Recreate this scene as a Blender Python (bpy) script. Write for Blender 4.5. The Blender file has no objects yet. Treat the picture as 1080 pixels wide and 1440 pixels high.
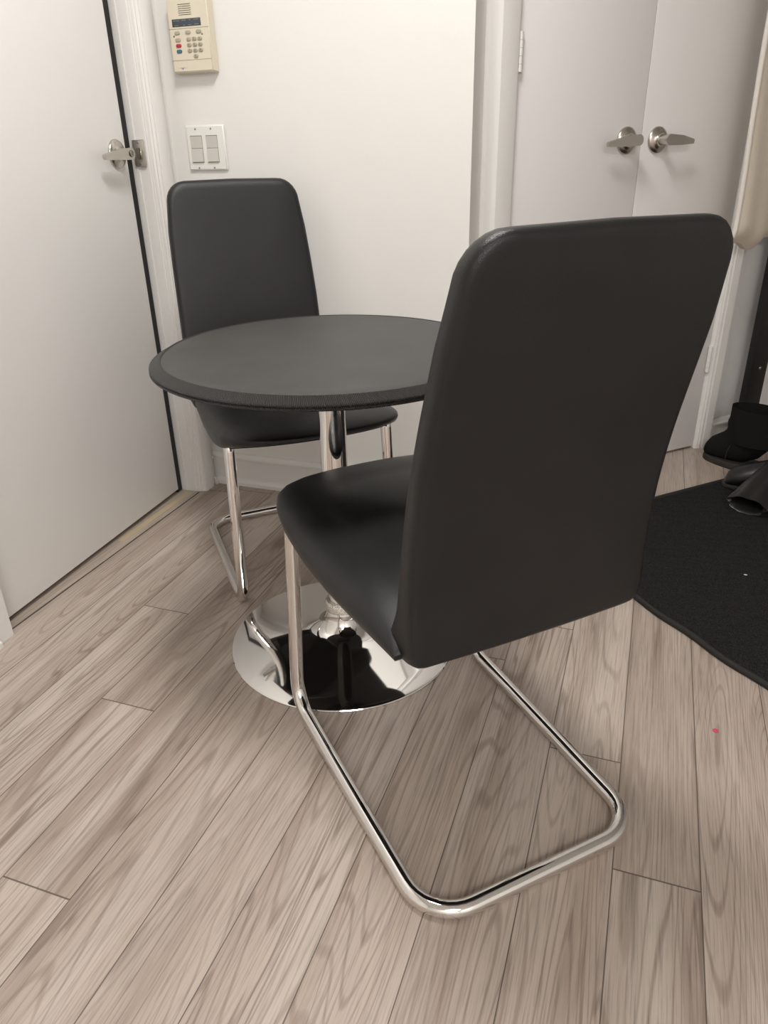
import bpy, bmesh, math, random
from mathutils import Vector, Matrix
random.seed(7)
C = bpy.context.scene.collection
sc = bpy.context.scene
S2 = math.sqrt(2)
PI = math.pi

# ------------------------------------------------------------------ helpers
def link(o, parent=None):
    C.objects.link(o)
    if parent is not None:
        o.parent = parent
    return o

def obj(name, bm, m, parent=None, smooth=True, angle=40):
    me = bpy.data.meshes.new(name)
    bmesh.ops.recalc_face_normals(bm, faces=bm.faces[:])
    if smooth:
        for f in bm.faces:
            f.smooth = True
        ca = math.radians(angle)
        for e in bm.edges:
            if len(e.link_faces) == 2 and e.calc_face_angle(0) > ca:
                e.smooth = False
    bm.to_mesh(me); bm.free()
    if m: me.materials.append(m)
    return link(bpy.data.objects.new(name, me), parent)

def tag(o, label=None, cat=None, group=None, kind=None):
    if label: o['label'] = label
    if cat: o['category'] = cat
    if group: o['group'] = group
    if kind: o['kind'] = kind
    return o

def thing(name, label, cat, loc=(0, 0, 0), rotz=0, group=None):
    o = bpy.data.objects.new(name, None)
    o.empty_display_size = .05
    link(o); o.location = loc; o.rotation_euler = (0, 0, rotz)
    return tag(o, label, cat, group)

def box(bm, x0, x1, y0, y1, z0, z1, bev=0, seg=2):
    r = bmesh.ops.create_cube(bm, size=1)
    vs = r['verts']
    for v in vs:
        v.co = Vector(((x0 + x1) / 2 + v.co.x * (x1 - x0), (y0 + y1) / 2 + v.co.y * (y1 - y0), (z0 + z1) / 2 + v.co.z * (z1 - z0)))
    if bev > 0:
        es = list({e for v in vs for e in v.link_edges})
        bmesh.ops.bevel(bm, geom=es, offset=bev, segments=seg, affect='EDGES', profile=.5)
    return bm

def nb(): return bmesh.new()

def prism(bm, poly, z0, z1):
    """vertical extrusion of an xy polygon"""
    a = [bm.verts.new((x, y, z0)) for x, y in poly]
    b = [bm.verts.new((x, y, z1)) for x, y in poly]
    n = len(poly)
    bm.faces.new(a[::-1]); bm.faces.new(b)
    for i in range(n):
        j = (i + 1) % n
        bm.faces.new((a[i], a[j], b[j], b[i]))
    return bm

def sweep(bm, poly, p0, p1, out, up=Vector((0, 0, 1))):
    """poly of (outward, up) pairs extruded from p0 to p1"""
    p0, p1, out = Vector(p0), Vector(p1), Vector(out)
    a = [bm.verts.new(p0 + out * u + up * v) for u, v in poly]
    b = [bm.verts.new(p1 + out * u + up * v) for u, v in poly]
    n = len(poly)
    bm.faces.new(a[::-1]); bm.faces.new(b)
    for i in range(n):
        j = (i + 1) % n
        bm.faces.new((a[i], a[j], b[j], b[i]))
    return bm

def lathe(bm, prof, seg=96, axis=None):
    """prof: (r, z) list, first and last may have r=0"""
    rings = []
    for r, z in prof:
        if r < 1e-6:
            rings.append([bm.verts.new((0, 0, z))])
        else:
            rings.append([bm.verts.new((r * math.cos(2 * PI * k / seg), r * math.sin(2 * PI * k / seg), z)) for k in range(seg)])
    for A, B in zip(rings, rings[1:]):
        for k in range(seg):
            k2 = (k + 1) % seg
            if len(A) == 1 and len(B) == 1: continue
            if len(A) == 1: bm.faces.new((A[0], B[k], B[k2]))
            elif len(B) == 1: bm.faces.new((A[k], B[0], A[k2]))
            else: bm.faces.new((A[k], B[k], B[k2], A[k2]))
    for R in (rings[0], rings[-1]):
        if len(R) > 2:
            try: bm.faces.new(R)
            except ValueError: pass
    return bm

def xform(bm, mat):
    bmesh.ops.transform(bm, matrix=mat, verts=bm.verts[:])
    return bm

def fillet(pts, rads, n=8):
    """polyline with rounded corners"""
    pts = [Vector(p) for p in pts]
    out = [pts[0]]
    for i in range(1, len(pts) - 1):
        p, a, b = pts[i], (pts[i - 1] - pts[i]).normalized(), (pts[i + 1] - pts[i]).normalized()
        ang = a.angle(b); r = rads[i - 1]
        d = r / math.tan(ang / 2)
        t0, t1 = p + a * d, p + b * d
        bis = (a + b).normalized(); c = p + bis * (r / math.sin(ang / 2))
        v0, v1 = t0 - c, t1 - c
        tot = v0.angle(v1); ax = v0.cross(v1).normalized()
        for k in range(n + 1):
            out.append(c + Matrix.Rotation(tot * k / n, 3, ax) @ v0)
    out.append(pts[-1])
    return out

def tube(bm, path, rad, seg=20, cap=True):
    path = [Vector(p) for p in path]
    rs = rad if isinstance(rad, (list, tuple)) else [rad] * len(path)
    rings = []; prev = None
    for i, p in enumerate(path):
        if i == 0: t = path[1] - path[0]
        elif i == len(path) - 1: t = path[-1] - path[-2]
        else: t = (path[i + 1] - p).normalized() + (p - path[i - 1]).normalized()
        t.normalize()
        if prev is None:
            h = Vector((0, 0, 1)) if abs(t.z) < .9 else Vector((1, 0, 0))
            n = t.cross(h).normalized()
        else:
            n = (prev - t * prev.dot(t)).normalized()
        prev = n; b = t.cross(n)
        rings.append([bm.verts.new(p + (n * math.cos(2 * PI * k / seg) + b * math.sin(2 * PI * k / seg)) * rs[i]) for k in range(seg)])
    for A, B in zip(rings, rings[1:]):
        for k in range(seg):
            k2 = (k + 1) % seg
            bm.faces.new((A[k], A[k2], B[k2], B[k]))
    if cap:
        bm.faces.new(rings[0][::-1]); bm.faces.new(rings[-1])
    return bm

def loft(bm, rings, cap=True):
    R = [[bm.verts.new(p) for p in r] for r in rings]
    n = len(R[0])
    for A, B in zip(R, R[1:]):
        for k in range(n):
            k2 = (k + 1) % n
            bm.faces.new((A[k], A[k2], B[k2], B[k]))
    if cap:
        bm.faces.new(R[0][::-1]); bm.faces.new(R[-1])
    return R

def lerp_table(tab, x):
    """smooth curve through the rows of a table (cubic Hermite)"""
    if x <= tab[0][0]: return tab[0][1:]
    if x >= tab[-1][0]: return tab[-1][1:]
    n = len(tab)
    for i in range(n - 1):
        a, b = tab[i], tab[i + 1]
        if x <= b[0]:
            h = b[0] - a[0]; t = (x - a[0]) / h; res = []
            for c in range(1, len(a)):
                def slope(k):
                    lo, hi = max(0, k - 1), min(n - 1, k + 1)
                    return (tab[hi][c] - tab[lo][c]) / (tab[hi][0] - tab[lo][0])
                m0, m1 = slope(i) * h, slope(i + 1) * h
                res.append((2 * t ** 3 - 3 * t * t + 1) * a[c] + (t ** 3 - 2 * t * t + t) * m0 + (3 * t * t - 2 * t ** 3) * b[c] + (t ** 3 - t * t) * m1)
            return tuple(res)

# ------------------------------------------------------------------ materials
def mat(name, col, rough=.5, metal=0, spec=.5):
    m = bpy.data.materials.new(name); m.use_nodes = True
    b = m.node_tree.nodes['Principled BSDF']
    b.inputs['Base Color'].default_value = (*col, 1)
    b.inputs['Roughness'].default_value = rough
    b.inputs['Metallic'].default_value = metal
    b.inputs['Specular IOR Level'].default_value = spec
    return m

def N(m, t, **kw):
    n = m.node_tree.nodes.new(t)
    for k, v in kw.items(): setattr(n, k, v)
    return n
def L(m, a, b): m.node_tree.links.new(a, b)

def noise_bump(m, scale, strength, dist=.001, detail=3, stretch=None):
    tc = N(m, 'ShaderNodeTexCoord'); no = N(m, 'ShaderNodeTexNoise')
    no.inputs['Scale'].default_value = scale; no.inputs['Detail'].default_value = detail
    if stretch:
        mp = N(m, 'ShaderNodeMapping'); mp.inputs['Scale'].default_value = stretch
        L(m, tc.outputs['Object'], mp.inputs['Vector']); L(m, mp.outputs['Vector'], no.inputs['Vector'])
    else:
        L(m, tc.outputs['Object'], no.inputs['Vector'])
    bu = N(m, 'ShaderNodeBump'); bu.inputs['Strength'].default_value = strength; bu.inputs['Distance'].default_value = dist
    L(m, no.outputs['Fac'], bu.inputs['Height'])
    L(m, bu.outputs['Normal'], m.node_tree.nodes['Principled BSDF'].inputs['Normal'])
    return no

def vary(m, no, c0, c1, lo=.35, hi=.65):
    r = N(m, 'ShaderNodeValToRGB')
    r.color_ramp.elements[0].position = lo; r.color_ramp.elements[0].color = (*c0, 1)
    r.color_ramp.elements[1].position = hi; r.color_ramp.elements[1].color = (*c1, 1)
    L(m, no.outputs['Fac'], r.inputs['Fac'])
    L(m, r.outputs['Color'], m.node_tree.nodes['Principled BSDF'].inputs['Base Color'])

M = {}
M['wall'] = mat('wall_paint', (.80, .785, .755), .55, 0, .3); noise_bump(M['wall'], 260, .12, .0015)
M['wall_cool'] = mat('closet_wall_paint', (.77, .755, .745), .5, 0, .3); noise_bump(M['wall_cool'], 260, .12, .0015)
M['ceil'] = mat('ceiling_paint', (.8, .79, .77), .8)
M['door'] = mat('door_paint', (.845, .83, .81), .42, 0, .4); noise_bump(M['door'], 300, .1, .001)
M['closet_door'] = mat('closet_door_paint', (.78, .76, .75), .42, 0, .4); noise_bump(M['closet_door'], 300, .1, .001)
M['trim'] = mat('trim_paint', (.80, .785, .76), .32, 0, .5)
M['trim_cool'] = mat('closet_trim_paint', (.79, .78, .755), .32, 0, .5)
M['rubber'] = mat('black_rubber', (.012, .011, .010), .7)
M['dark'] = mat('dark_void', (.01, .01, .01), .9)
def leather(name, c0, c1, rough, bscale=900, bstr=.25, spec=.5):
    m = mat(name, c0, rough, 0, spec)
    tc = N(m, 'ShaderNodeTexCoord'); vo = N(m, 'ShaderNodeTexVoronoi'); vo.inputs['Scale'].default_value = bscale
    no = N(m, 'ShaderNodeTexNoise'); no.inputs['Scale'].default_value = 14; no.inputs['Detail'].default_value = 4
    L(m, tc.outputs['Object'], vo.inputs['Vector']); L(m, tc.outputs['Object'], no.inputs['Vector'])
    bu = N(m, 'ShaderNodeBump'); bu.inputs['Strength'].default_value = bstr; bu.inputs['Distance'].default_value = .0006
    L(m, vo.outputs['Distance'], bu.inputs['Height'])
    b = m.node_tree.nodes['Principled BSDF']
    L(m, bu.outputs['Normal'], b.inputs['Normal'])
    vary(m, no, c0, c1, .3, .7)
    return m
M['leather'] = leather('black_leatherette', (.0090, .0090, .0094), (.0118, .0118, .0120), .36, 900, .4, .42)
M['lining'] = mat('black_lining', (.008, .008, .008), .9)
M['table_top'] = leather('charcoal_leatherette', (.037, .0365, .0355), (.048, .047, .045), .5, 700, .3)
M['chrome'] = mat('polished_chrome', (.80, .785, .765), .045, 1)
M['chrome_knurl'] = mat('textured_chrome', (.72, .69, .64), .2, 1); noise_bump(M['chrome_knurl'], 260, .8, .004, 2)
M['nickel'] = mat('satin_nickel', (.56, .525, .475), .27, 1)
M['strike'] = mat('brushed_nickel', (.60, .565, .51), .55, 1)
M['white_plastic'] = mat('white_plastic', (.80, .795, .76), .3)
M['rocker'] = mat('rocker_plastic', (.61, .595, .54), .35)
M['beige_plastic'] = mat('beige_plastic', (.70, .64, .51), .45); noise_bump(M['beige_plastic'], 500, .1, .001)
M['slot'] = mat('dark_slot', (.14, .12, .09), .8)
M['slot_dark'] = mat('dark_gap', (.07, .055, .045), .8)
M['ochre'] = mat('ochre_wood', (.50, .41, .27), .6)
M['lcd'] = mat('lcd_glass', (.055, .065, .08), .2)
M['lcd_text'] = mat('lcd_text', (.20, .22, .25), .4)
M['key'] = mat('grey_key', (.40, .36, .28), .5)
M['key_ink'] = mat('key_ink', (.12, .11, .09), .6)
M['key_red'] = mat('red_key', (.42, .03, .04), .45)
M['key_blue'] = mat('blue_key', (.06, .14, .20), .45)
M['logo'] = mat('logo_ink', (.30, .27, .42), .5)
M['screw'] = mat('screw_steel', (.35, .33, .30), .35, 1)
M['blackmetal'] = mat('black_painted_metal', (.012, .011, .011), .45)
M['suede'] = mat('black_suede', (.010, .010, .009), .95, 0, .15); noise_bump(M['suede'], 700, .5, .002)
M['boot_sole'] = mat('dark_boot_sole', (.028, .024, .020), .7)
M['boot_leather'] = leather('black_boot_leather', (.006, .006, .006), (.011, .011, .011), .30, 500, .3)
M['pink'] = mat('pink_petal', (.62, .06, .12), .5)
M['lint'] = mat('white_lint', (.7, .7, .7), .9)
# mat carpet
m = M['carpet'] = mat('black_ribbed_carpet', (.012, .012, .013), .95, 0, .1)
no = noise_bump(m, 420, 1.0, .006, 3); vary(m, no, (.009, .009, .009), (.055, .053, .053), .35, .8)
M['binding'] = mat('black_binding', (.014, .013, .012), .75); noise_bump(M['binding'], 600, .5, .002)
# canvas
m = M['canvas'] = mat('cream_canvas', (.62, .53, .41), .9, 0, .1)
no = noise_bump(m, 650, .6, .002, 2); vary(m, no, (.70, .62, .52), (.80, .72, .61), .3, .7)
M['canvas_edge'] = mat('cream_canvas_edge', (.80, .76, .70), .9, 0, .1); noise_bump(M['canvas_edge'], 900, .6, .002)
# table edge trim: fine diagonal ribs
m = M['welt'] = mat('ribbed_edge_trim', (.028, .027, .026), .5)
tc = N(m, 'ShaderNodeTexCoord'); sp = N(m, 'ShaderNodeSeparateXYZ'); L(m, tc.outputs['Object'], sp.inputs[0])
at = N(m, 'ShaderNodeMath', operation='ARCTAN2'); L(m, sp.outputs['Y'], at.inputs[0]); L(m, sp.outputs['X'], at.inputs[1])
mu = N(m, 'ShaderNodeMath', operation='MULTIPLY'); L(m, at.outputs[0], mu.inputs[0]); mu.inputs[1].default_value = 720
zz = N(m, 'ShaderNodeMath', operation='MULTIPLY_ADD'); L(m, sp.outputs['Z'], zz.inputs[0]); zz.inputs[1].default_value = 900; L(m, mu.outputs[0], zz.inputs[2])
si = N(m, 'ShaderNodeMath', operation='SINE'); L(m, zz.outputs[0], si.inputs[0])
bu = N(m, 'ShaderNodeBump'); bu.inputs['Strength'].default_value = 1.; bu.inputs['Distance'].default_value = .0022
L(m, si.outputs[0], bu.inputs['Height']); L(m, bu.outputs['Normal'], m.node_tree.nodes['Principled BSDF'].inputs['Normal'])

rr_ = N(m, 'ShaderNodeValToRGB'); rr_.color_ramp.elements[0].color = (.024, .023, .022, 1); rr_.color_ramp.elements[1].color = (.085, .082, .078, 1)
mr_ = N(m, 'ShaderNodeMath', operation='MULTIPLY_ADD'); L(m, si.outputs[0], mr_.inputs[0]); mr_.inputs[1].default_value = .5; mr_.inputs[2].default_value = .5
L(m, mr_.outputs[0], rr_.inputs['Fac']); L(m, rr_.outputs['Color'], m.node_tree.nodes['Principled BSDF'].inputs['Base Color'])
# laminate floor
def floor_mat():
    m = mat('laminate_planks', (.5, .42, .36), .42, 0, .4)
    nt = m.node_tree; b = nt.nodes['Principled BSDF']
    uv = N(m, 'ShaderNodeUVMap', uv_map='UVMap'); at = N(m, 'ShaderNodeAttribute', attribute_name='plank')
    sp = N(m, 'ShaderNodeSeparateXYZ'); L(m, uv.outputs['UV'], sp.inputs[0])
    sc_ = N(m, 'ShaderNodeSeparateColor'); L(m, at.outputs['Color'], sc_.inputs[0])
    def math_(op, a, bb=None, c=None):
        n = N(m, 'ShaderNodeMath', operation=op)
        for i, v in enumerate((a, bb, c)):
            if v is None: continue
            if isinstance(v, (int, float)): n.inputs[i].default_value = v
            else: L(m, v, n.inputs[i])
        return n.outputs[0]
    def vec(su, sv, seedmul):
        cx = N(m, 'ShaderNodeCombineXYZ')
        L(m, math_('MULTIPLY', sp.outputs['X'], su), cx.inputs[0])
        L(m, math_('MULTIPLY', sp.outputs['Y'], sv), cx.inputs[1])
        L(m, math_('MULTIPLY', sc_.outputs[0], seedmul), cx.inputs[2])
        return cx.outputs[0]
    def noise(v, scale=1, detail=3, rough=.5, dist=0):
        n = N(m, 'ShaderNodeTexNoise'); L(m, v, n.inputs['Vector'])
        n.inputs['Scale'].default_value = scale; n.inputs['Detail'].default_value = detail
        n.inputs['Roughness'].default_value = rough; n.inputs['Distortion'].default_value = dist
        return n.outputs['Fac']
    def ramp(f, *stops):
        r = N(m, 'ShaderNodeValToRGB'); cr = r.color_ramp
        while len(cr.elements) < len(stops): cr.elements.new(.5)
        for e, (p, c) in zip(cr.elements, stops):
            e.position = p; e.color = (*c, 1) if isinstance(c, tuple) else (c, c, c, 1)
        L(m, f, r.inputs['Fac']); return r.outputs['Color']
    def mix(bl, f, a, bb):
        n = N(m, 'ShaderNodeMix', data_type='RGBA', blend_type=bl)
        for i, v in ((0, f), (6, a), (7, bb)):
            if isinstance(v, (int, float)): n.inputs[i].default_value = v
            elif isinstance(v, tuple): n.inputs[i].default_value = (*v, 1)
            else: L(m, v, n.inputs[i])
        return n.outputs[2]
    def bw(c):
        n = N(m, 'ShaderNodeRGBToBW'); L(m, c, n.inputs[0]); return n.outputs[0]
    # broad tone bands along the board
    band = noise(vec(11, .42, 37.), 1, 2, .5, .5)
    col = ramp(band, (.30, (.345, .272, .226)), (.45, (.435, .360, .308)), (.57, (.490, .416, .362)), (.72, (.545, .475, .420)))
    mott = noise(vec(16, 3.2, 19.), 1, 3, .6, .4)
    col = mix('MULTIPLY', .8, col, ramp(mott, (.3, .88), (.5, 1.), (.7, 1.07)))
    # growth-ring contour lines (cathedrals): iso-lines of a smooth stretched field
    fld = noise(vec(6.0, .50, 61.), 1, 1.6, .42, .3)
    wob = noise(vec(30, 3., 47.), 1, 1, .5)
    ph = math_('MULTIPLY_ADD', fld, 250., math_('MULTIPLY_ADD', sp.outputs['X'], 40., math_('MULTIPLY', wob, 2.2)))
    ring = math_('SINE', ph)
    rm = bw(ramp(noise(vec(8, 1.1, 83.), 1, 2, .5), (.38, .25), (.56, 1.)))
    rl = bw(ramp(ring, (.62, 0.), (.99, 1.)))
    col = mix('MIX', math_('MULTIPLY', math_('MULTIPLY', rm, rl), .52), col, (.225, .168, .134))
    # fine pores
    fine = noise(vec(320, 9., 11.), 1, 3, .65)
    col = mix('MULTIPLY', .8, col, ramp(fine, (.30, .60), (.50, 1.), (.75, 1.14)))
    # few dark veins
    vein = noise(vec(16, .55, 29.), 1, 3., .55, .8)
    va = math_('ABSOLUTE', math_('SUBTRACT', vein, .5))
    vm = bw(ramp(va, (.0, 1.), (.006, 1.), (.020, 0.)))
    vk = bw(ramp(noise(vec(7, 1.1, 53.), 1, 1, .5), (.46, 0.), (.60, 1.)))
    col = mix('MIX', math_('MULTIPLY', math_('MULTIPLY', vm, vk), .62), col, (.185, .138, .108))
    # small knots
    vo = N(m, 'ShaderNodeTexVoronoi'); vo.inputs['Scale'].default_value = 1; vo.inputs['Randomness'].default_value = 1.; L(m, vec(8.5, 2.6, 7.), vo.inputs['Vector'])
    kb = bw(ramp(math_('ADD', vo.outputs['Distance'], math_('MULTIPLY', math_('SUBTRACT', mott, .5), .25)), (.03, 1.), (.17, 0.)))
    kk = N(m, 'ShaderNodeSeparateColor'); L(m, vo.outputs['Color'], kk.inputs[0])
    ks = math_('GREATER_THAN', kk.outputs[0], .62)
    col = mix('MIX', math_('MULTIPLY', math_('MULTIPLY', kb, ks), .5), col, (.21, .162, .128))
    # board-to-board tone
    tone = ramp(sc_.outputs[1], (0., (.94, .932, .925)), (1., (1.04, 1.035, 1.03)))
    col = mix('MULTIPLY', 1., col, tone)
    # seams
    eu = math_('SUBTRACT', .0638, math_('ABSOLUTE', math_('SUBTRACT', sp.outputs['X'], .0638)))
    s1 = math_('LESS_THAN', eu, .0009)
    at2 = N(m, 'ShaderNodeAttribute', attribute_name='endd')
    s2 = math_('LESS_THAN', at2.outputs['Fac'], .0013)
    seam = math_('MAXIMUM', s1, s2)
    col = mix('MIX', math_('MULTIPLY', seam, .85), col, (.085, .062, .048))
    L(m, col, b.inputs['Base Color'])
    bu = N(m, 'ShaderNodeBump'); bu.inputs['Strength'].default_value = .12; bu.inputs['Distance'].default_value = .0006
    L(m, math_('SUBTRACT', fine, math_('MULTIPLY', seam, 2.)), bu.inputs['Height']); L(m, bu.outputs['Normal'], b.inputs['Normal'])
    rg = math_('MULTIPLY_ADD', fine, .2, .34); L(m, rg, b.inputs['Roughness'])
    return m
M['floor'] = floor_mat()

# ------------------------------------------------------------------ camera
F, PITCH, ROLL, YAW = 1034.05, 0.453641, -0.0216648, 0.3454163
CAMH = 1.0
fwd = Vector((-math.sin(YAW) * math.cos(PITCH), math.cos(YAW) * math.cos(PITCH), -math.sin(PITCH)))
rgt = Vector((math.cos(YAW), math.sin(YAW), 0)); upv = rgt.cross(fwd)
r2 = rgt * math.cos(ROLL) + upv * math.sin(ROLL); u2 = -rgt * math.sin(ROLL) + upv * math.cos(ROLL)
cd = bpy.data.cameras.new('camera'); cam = link(bpy.data.objects.new('camera', cd))
cd.sensor_fit = 'HORIZONTAL'; cd.sensor_width = 36; cd.lens = 36 * F / 1080
cd.clip_start = .02
mw = Matrix((r2, u2, -fwd)).transposed().to_4x4(); mw.translation = (0, 0, CAMH)
cam.matrix_world = mw
sc.camera = cam

# ------------------------------------------------------------------ room shell
def structure(name, bm, m, label=None, cat=None, smooth=False, parent=None):
    o = obj(name, bm, m, parent, smooth)
    if parent is None: tag(o, label, cat, None, 'structure')
    return o

# floor: one mesh of planks with per-plank attributes
def make_floor():
    W, X0 = .12769, -1.2191
    Y0, Y1, LEN = -2.7, 4.9, 1.22
    known = {-1: .70, 0: .73, 1: 1.255, 2: .931, 3: .535, 4: .20, 5: .16, 6: .12, 7: .09, 8: .25, 9: 1.0765, 10: .846, 11: .60}
    me = bpy.data.meshes.new('floor')
    V, Fc, uvs, cols, ends = [], [], [], [], []
    for i in range(-3, 29):
        xa, xb = X0 + W * i, X0 + W * (i + 1)
        j0 = known.get(i, random.uniform(0, LEN))
        while j0 > Y0: j0 -= LEN
        y = j0
        while y < Y1:
            a, bb = max(y, Y0), min(y + LEN, Y1)
            if bb > a:
                rnd = (random.random(), random.random(), random.random(), 1)
                # split near both ends so the end distance stays sharp
                cuts = sorted({a, min(a + .01, bb), max(bb - .01, a), bb})
                for c0, c1 in zip(cuts, cuts[1:]):
                    n = len(V)
                    V += [(xa, c0, 0), (xb, c0, 0), (xb, c1, 0), (xa, c1, 0)]
                    Fc.append((n, n + 1, n + 2, n + 3))
                    uvs += [(0, c0), (W, c0), (W, c1), (0, c1)]
                    cols += [rnd] * 4
                    d0, d1 = min(c0 - y, y + LEN - c0), min(c1 - y, y + LEN - c1)
                    ends += [d0, d0, d1, d1]
            y += LEN
    me.from_pydata(V, [], Fc)
    u = me.uv_layers.new(name='UVMap')
    for k, c in enumerate(uvs): u.data[k].uv = c
    ca = me.color_attributes.new('plank', 'FLOAT_COLOR', 'CORNER')
    for k, c in enumerate(cols): ca.data[k].color = c
    ea = me.attributes.new('endd', 'FLOAT', 'CORNER')
    for k, c in enumerate(ends): ea.data[k].value = max(0., c)
    me.materials.append(M['floor'])
    o = link(bpy.data.objects.new('floor', me))
    tag(o, 'greyish beige wood laminate plank floor', 'floor', None, 'structure')
make_floor()

ZC = 2.45
XL, YB = -1.335, 2.005           # left wall face, back wall face
XR, YF = 2.3, -2.6
A2 = 2.5557                      # closet door plane: y - x = A2
def cw(w, off, z=0):             # closet-wall coordinates: w along the wall, off out of it
    return Vector(((w + off - A2 / S2) / S2, (w - off + A2 / S2) / S2, z))
RY = XL * 0 + 2.1176             # where the short return meets the closet wall
# left wall with door opening y 1.06..1.90
bm = nb(); box(bm, XL - .12, XL, YF, 1.055, 0, ZC); box(bm, XL - .12, XL, 1.90, YB + .12, 0, ZC); box(bm, XL - .12, XL, 1.055, 1.90, 2.05, ZC)
structure('wall_left', bm, M['wall'], 'white left wall around the entrance door', 'wall')
# back wall with short return at its right end
bm = nb(); prism(bm, [(XL, YB), (-.468, YB), (-.468, 2.1176), (-.50, 2.1176), (-.50, YB + .12), (XL, YB + .12)], 0, ZC)
structure('wall_back', bm, M['wall'], 'off-white back wall with keypad and light switches', 'wall')
WOFF = -.02
def cwbox(bm, w0, w1, o0, o1, z0, z1):
    pts = [cw(w0, o0), cw(w1, o0), cw(w1, o1), cw(w0, o1)]
    return prism(bm, [(p.x, p.y) for p in pts], z0, z1)
w_start = (-.468 + 2.1176) / S2
W0, W1 = 1.2473, 2.1165
bm = nb(); cwbox(bm, w_start, W0 - .004, WOFF - .1, WOFF, 0, ZC); cwbox(bm, W1 + .004, 4.95, WOFF - .1, WOFF, 0, ZC); cwbox(bm, W0 - .004, W1 + .004, WOFF - .1, WOFF, 2.05, ZC)
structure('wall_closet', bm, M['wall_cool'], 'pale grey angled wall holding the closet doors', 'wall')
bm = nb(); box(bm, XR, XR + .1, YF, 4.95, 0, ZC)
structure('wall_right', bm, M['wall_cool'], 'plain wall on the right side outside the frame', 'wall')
bm = nb(); box(bm, XL - .12, XR, YF - .1, YF, 0, ZC)
structure('wall_front', bm, M['wall'], 'plain wall behind the camera', 'wall')
bm = nb(); box(bm, XL - .12, XR + .1, YF - .1, 4.95, ZC, ZC + .1)
structure('ceiling', bm, M['ceil'], 'plain white ceiling above the frame', 'ceiling')

# baseboards (outward, up)
BB = [(0, 0), (.027, 0), (.027, .012), (.022, .019), (.015, .023), (.015, .088), (.019, .091), (.019, .097), (.014, .101), (.009, .107), (0, .109)]
bm = nb(); sweep(bm, BB, (XL + .001, YB, 0), (-.469, YB, 0), (0, -1, 0))
structure('baseboard_back', bm, M['trim'], 'white baseboard along the back wall', 'baseboard')
bm = nb(); sweep(bm, BB, (XL, 1.967, 0), (XL, YB - .028, 0), (1, 0, 0))
structure('baseboard_left', bm, M['trim'], 'short white baseboard in the left corner', 'baseboard')
bm = nb(); sweep(bm, [(u * 1.45, v) for u, v in BB], (XL, YF, 0), (XL, 1.0085, 0), (1, 0, 0))
structure('baseboard_front', bm, M['trim'], 'white baseboard left of the entrance door at the photo edge', 'baseboard')
BR = [(0, 0), (.014, 0), (.014, .066), (.019, .069), (.019, .075), (.014, .078), (.008, .088), (0, .09)]
bm = nb(); sweep(bm, BR, cw(2.187, WOFF), cw(4.9, WOFF), (1 / S2, -1 / S2, 0))
structure('baseboard_right', bm, M['trim_cool'], 'pale baseboard right of the closet behind the boots', 'baseboard')

# left door casing, far side (jamb, ridges, face)
prof = [(-1.455, 1.8935), (-1.379, 1.8935), (-1.379, 1.8965), (-1.347, 1.8965), (-1.3455, 1.8995), (-1.341, 1.8985), (-1.337, 1.902), (-1.333, 1.9005),
        (-1.329, 1.9045), (-1.325, 1.903), (-1.320, 1.908), (-1.315, 1.907), (-1.311, 1.912), (-1.311, 1.957), (-1.315, 1.962), (-1.3345, 1.964), (-1.3345, 1.8995), (-1.455, 1.8995)]
bm = nb(); prism(bm, prof, 0, 2.1)
tr = structure('trim_1', bm, M['trim'], 'white ridged door casing right of the entrance door', 'trim', True)
# strike plate set in that jamb
bm = nb(); box(bm, -1.388, -1.351, 1.8905, 1.8936, .980, 1.046, .003)
sp_ = obj('strike_plate', bm, M['strike'], tr, True); tag(sp_, 'satin nickel strike plate')
bm = nb(); box(bm, -1.376, -1.362, 1.8898, 1.8915, .998, 1.026, .002); obj('latch_hole', bm, M['slot'], sp_)
for z in (.987, 1.039):
    bm = nb(); lathe(bm, [(0, .0015), (.0025, .001), (.0033, 0), (0, 0)], 16); xform(bm, Matrix.Translation((-1.369, 1.8905, z)) @ Matrix.Rotation(PI / 2, 4, 'X'))
    obj('screw', bm, M['screw'], sp_)
bm = nb(); tube(bm, fillet([(-1.362, 1.889, 1.024), (-1.357, 1.882, 1.016), (-1.357, 1.882, 1.008), (-1.362, 1.889, 1.0)], [.003, .003], 4), .0025, 10)
obj('strike_lip', bm, M['nickel'], sp_)
# near side casing
prof = [(-1.455, 1.0625), (-1.36, 1.0625), (-1.34, 1.061), (-1.331, 1.058), (-1.325, 1.059), (-1.318, 1.057), (-1.311, 1.055), (-1.311, 1.014), (-1.316, 1.010), (-1.3345, 1.010), (-1.3345, 1.0595), (-1.455, 1.0595)]
bm = nb(); prism(bm, prof, 0, 2.1)
structure('trim_2', bm, M['trim'], 'white door casing at the left photo edge', 'trim', True)
bm = nb(); box(bm, -1.455, -1.311, 1.044, 1.912, 2.05, 2.11, .004)
structure('trim_3', bm, M['trim'], 'white head casing above the entrance door', 'trim')
# threshold strip
bm = nb(); box(bm, -1.47, -1.3335, 1.066, 1.8925, 0.0002, .0022, .0008)
m = M['threshold'] = mat('threshold_wood', (.42, .35, .295), .45)
no = noise_bump(m, 1, .1, .0005, 4, (160, 5, 1)); vary(m, no, (.33, .268, .222), (.50, .425, .365), .3, .7)
tg = structure('trim_4', bm, m, 'flat wood threshold strip under the entrance door', 'threshold')
bm = nb(); box(bm, -1.3333, -1.3300, 1.070, 1.8925, 0.0002, .0008); obj('edge_gap', bm, M['slot_dark'], tg, False)
bm = nb(); box(bm, -1.372, -1.352, 1.52, 1.885, .0022, .0026); tag(obj('yellowish_strip', bm, M['ochre'], tg, False), 'yellowish strip')  # thin yellowish strip on the threshold toward the latch end
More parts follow.
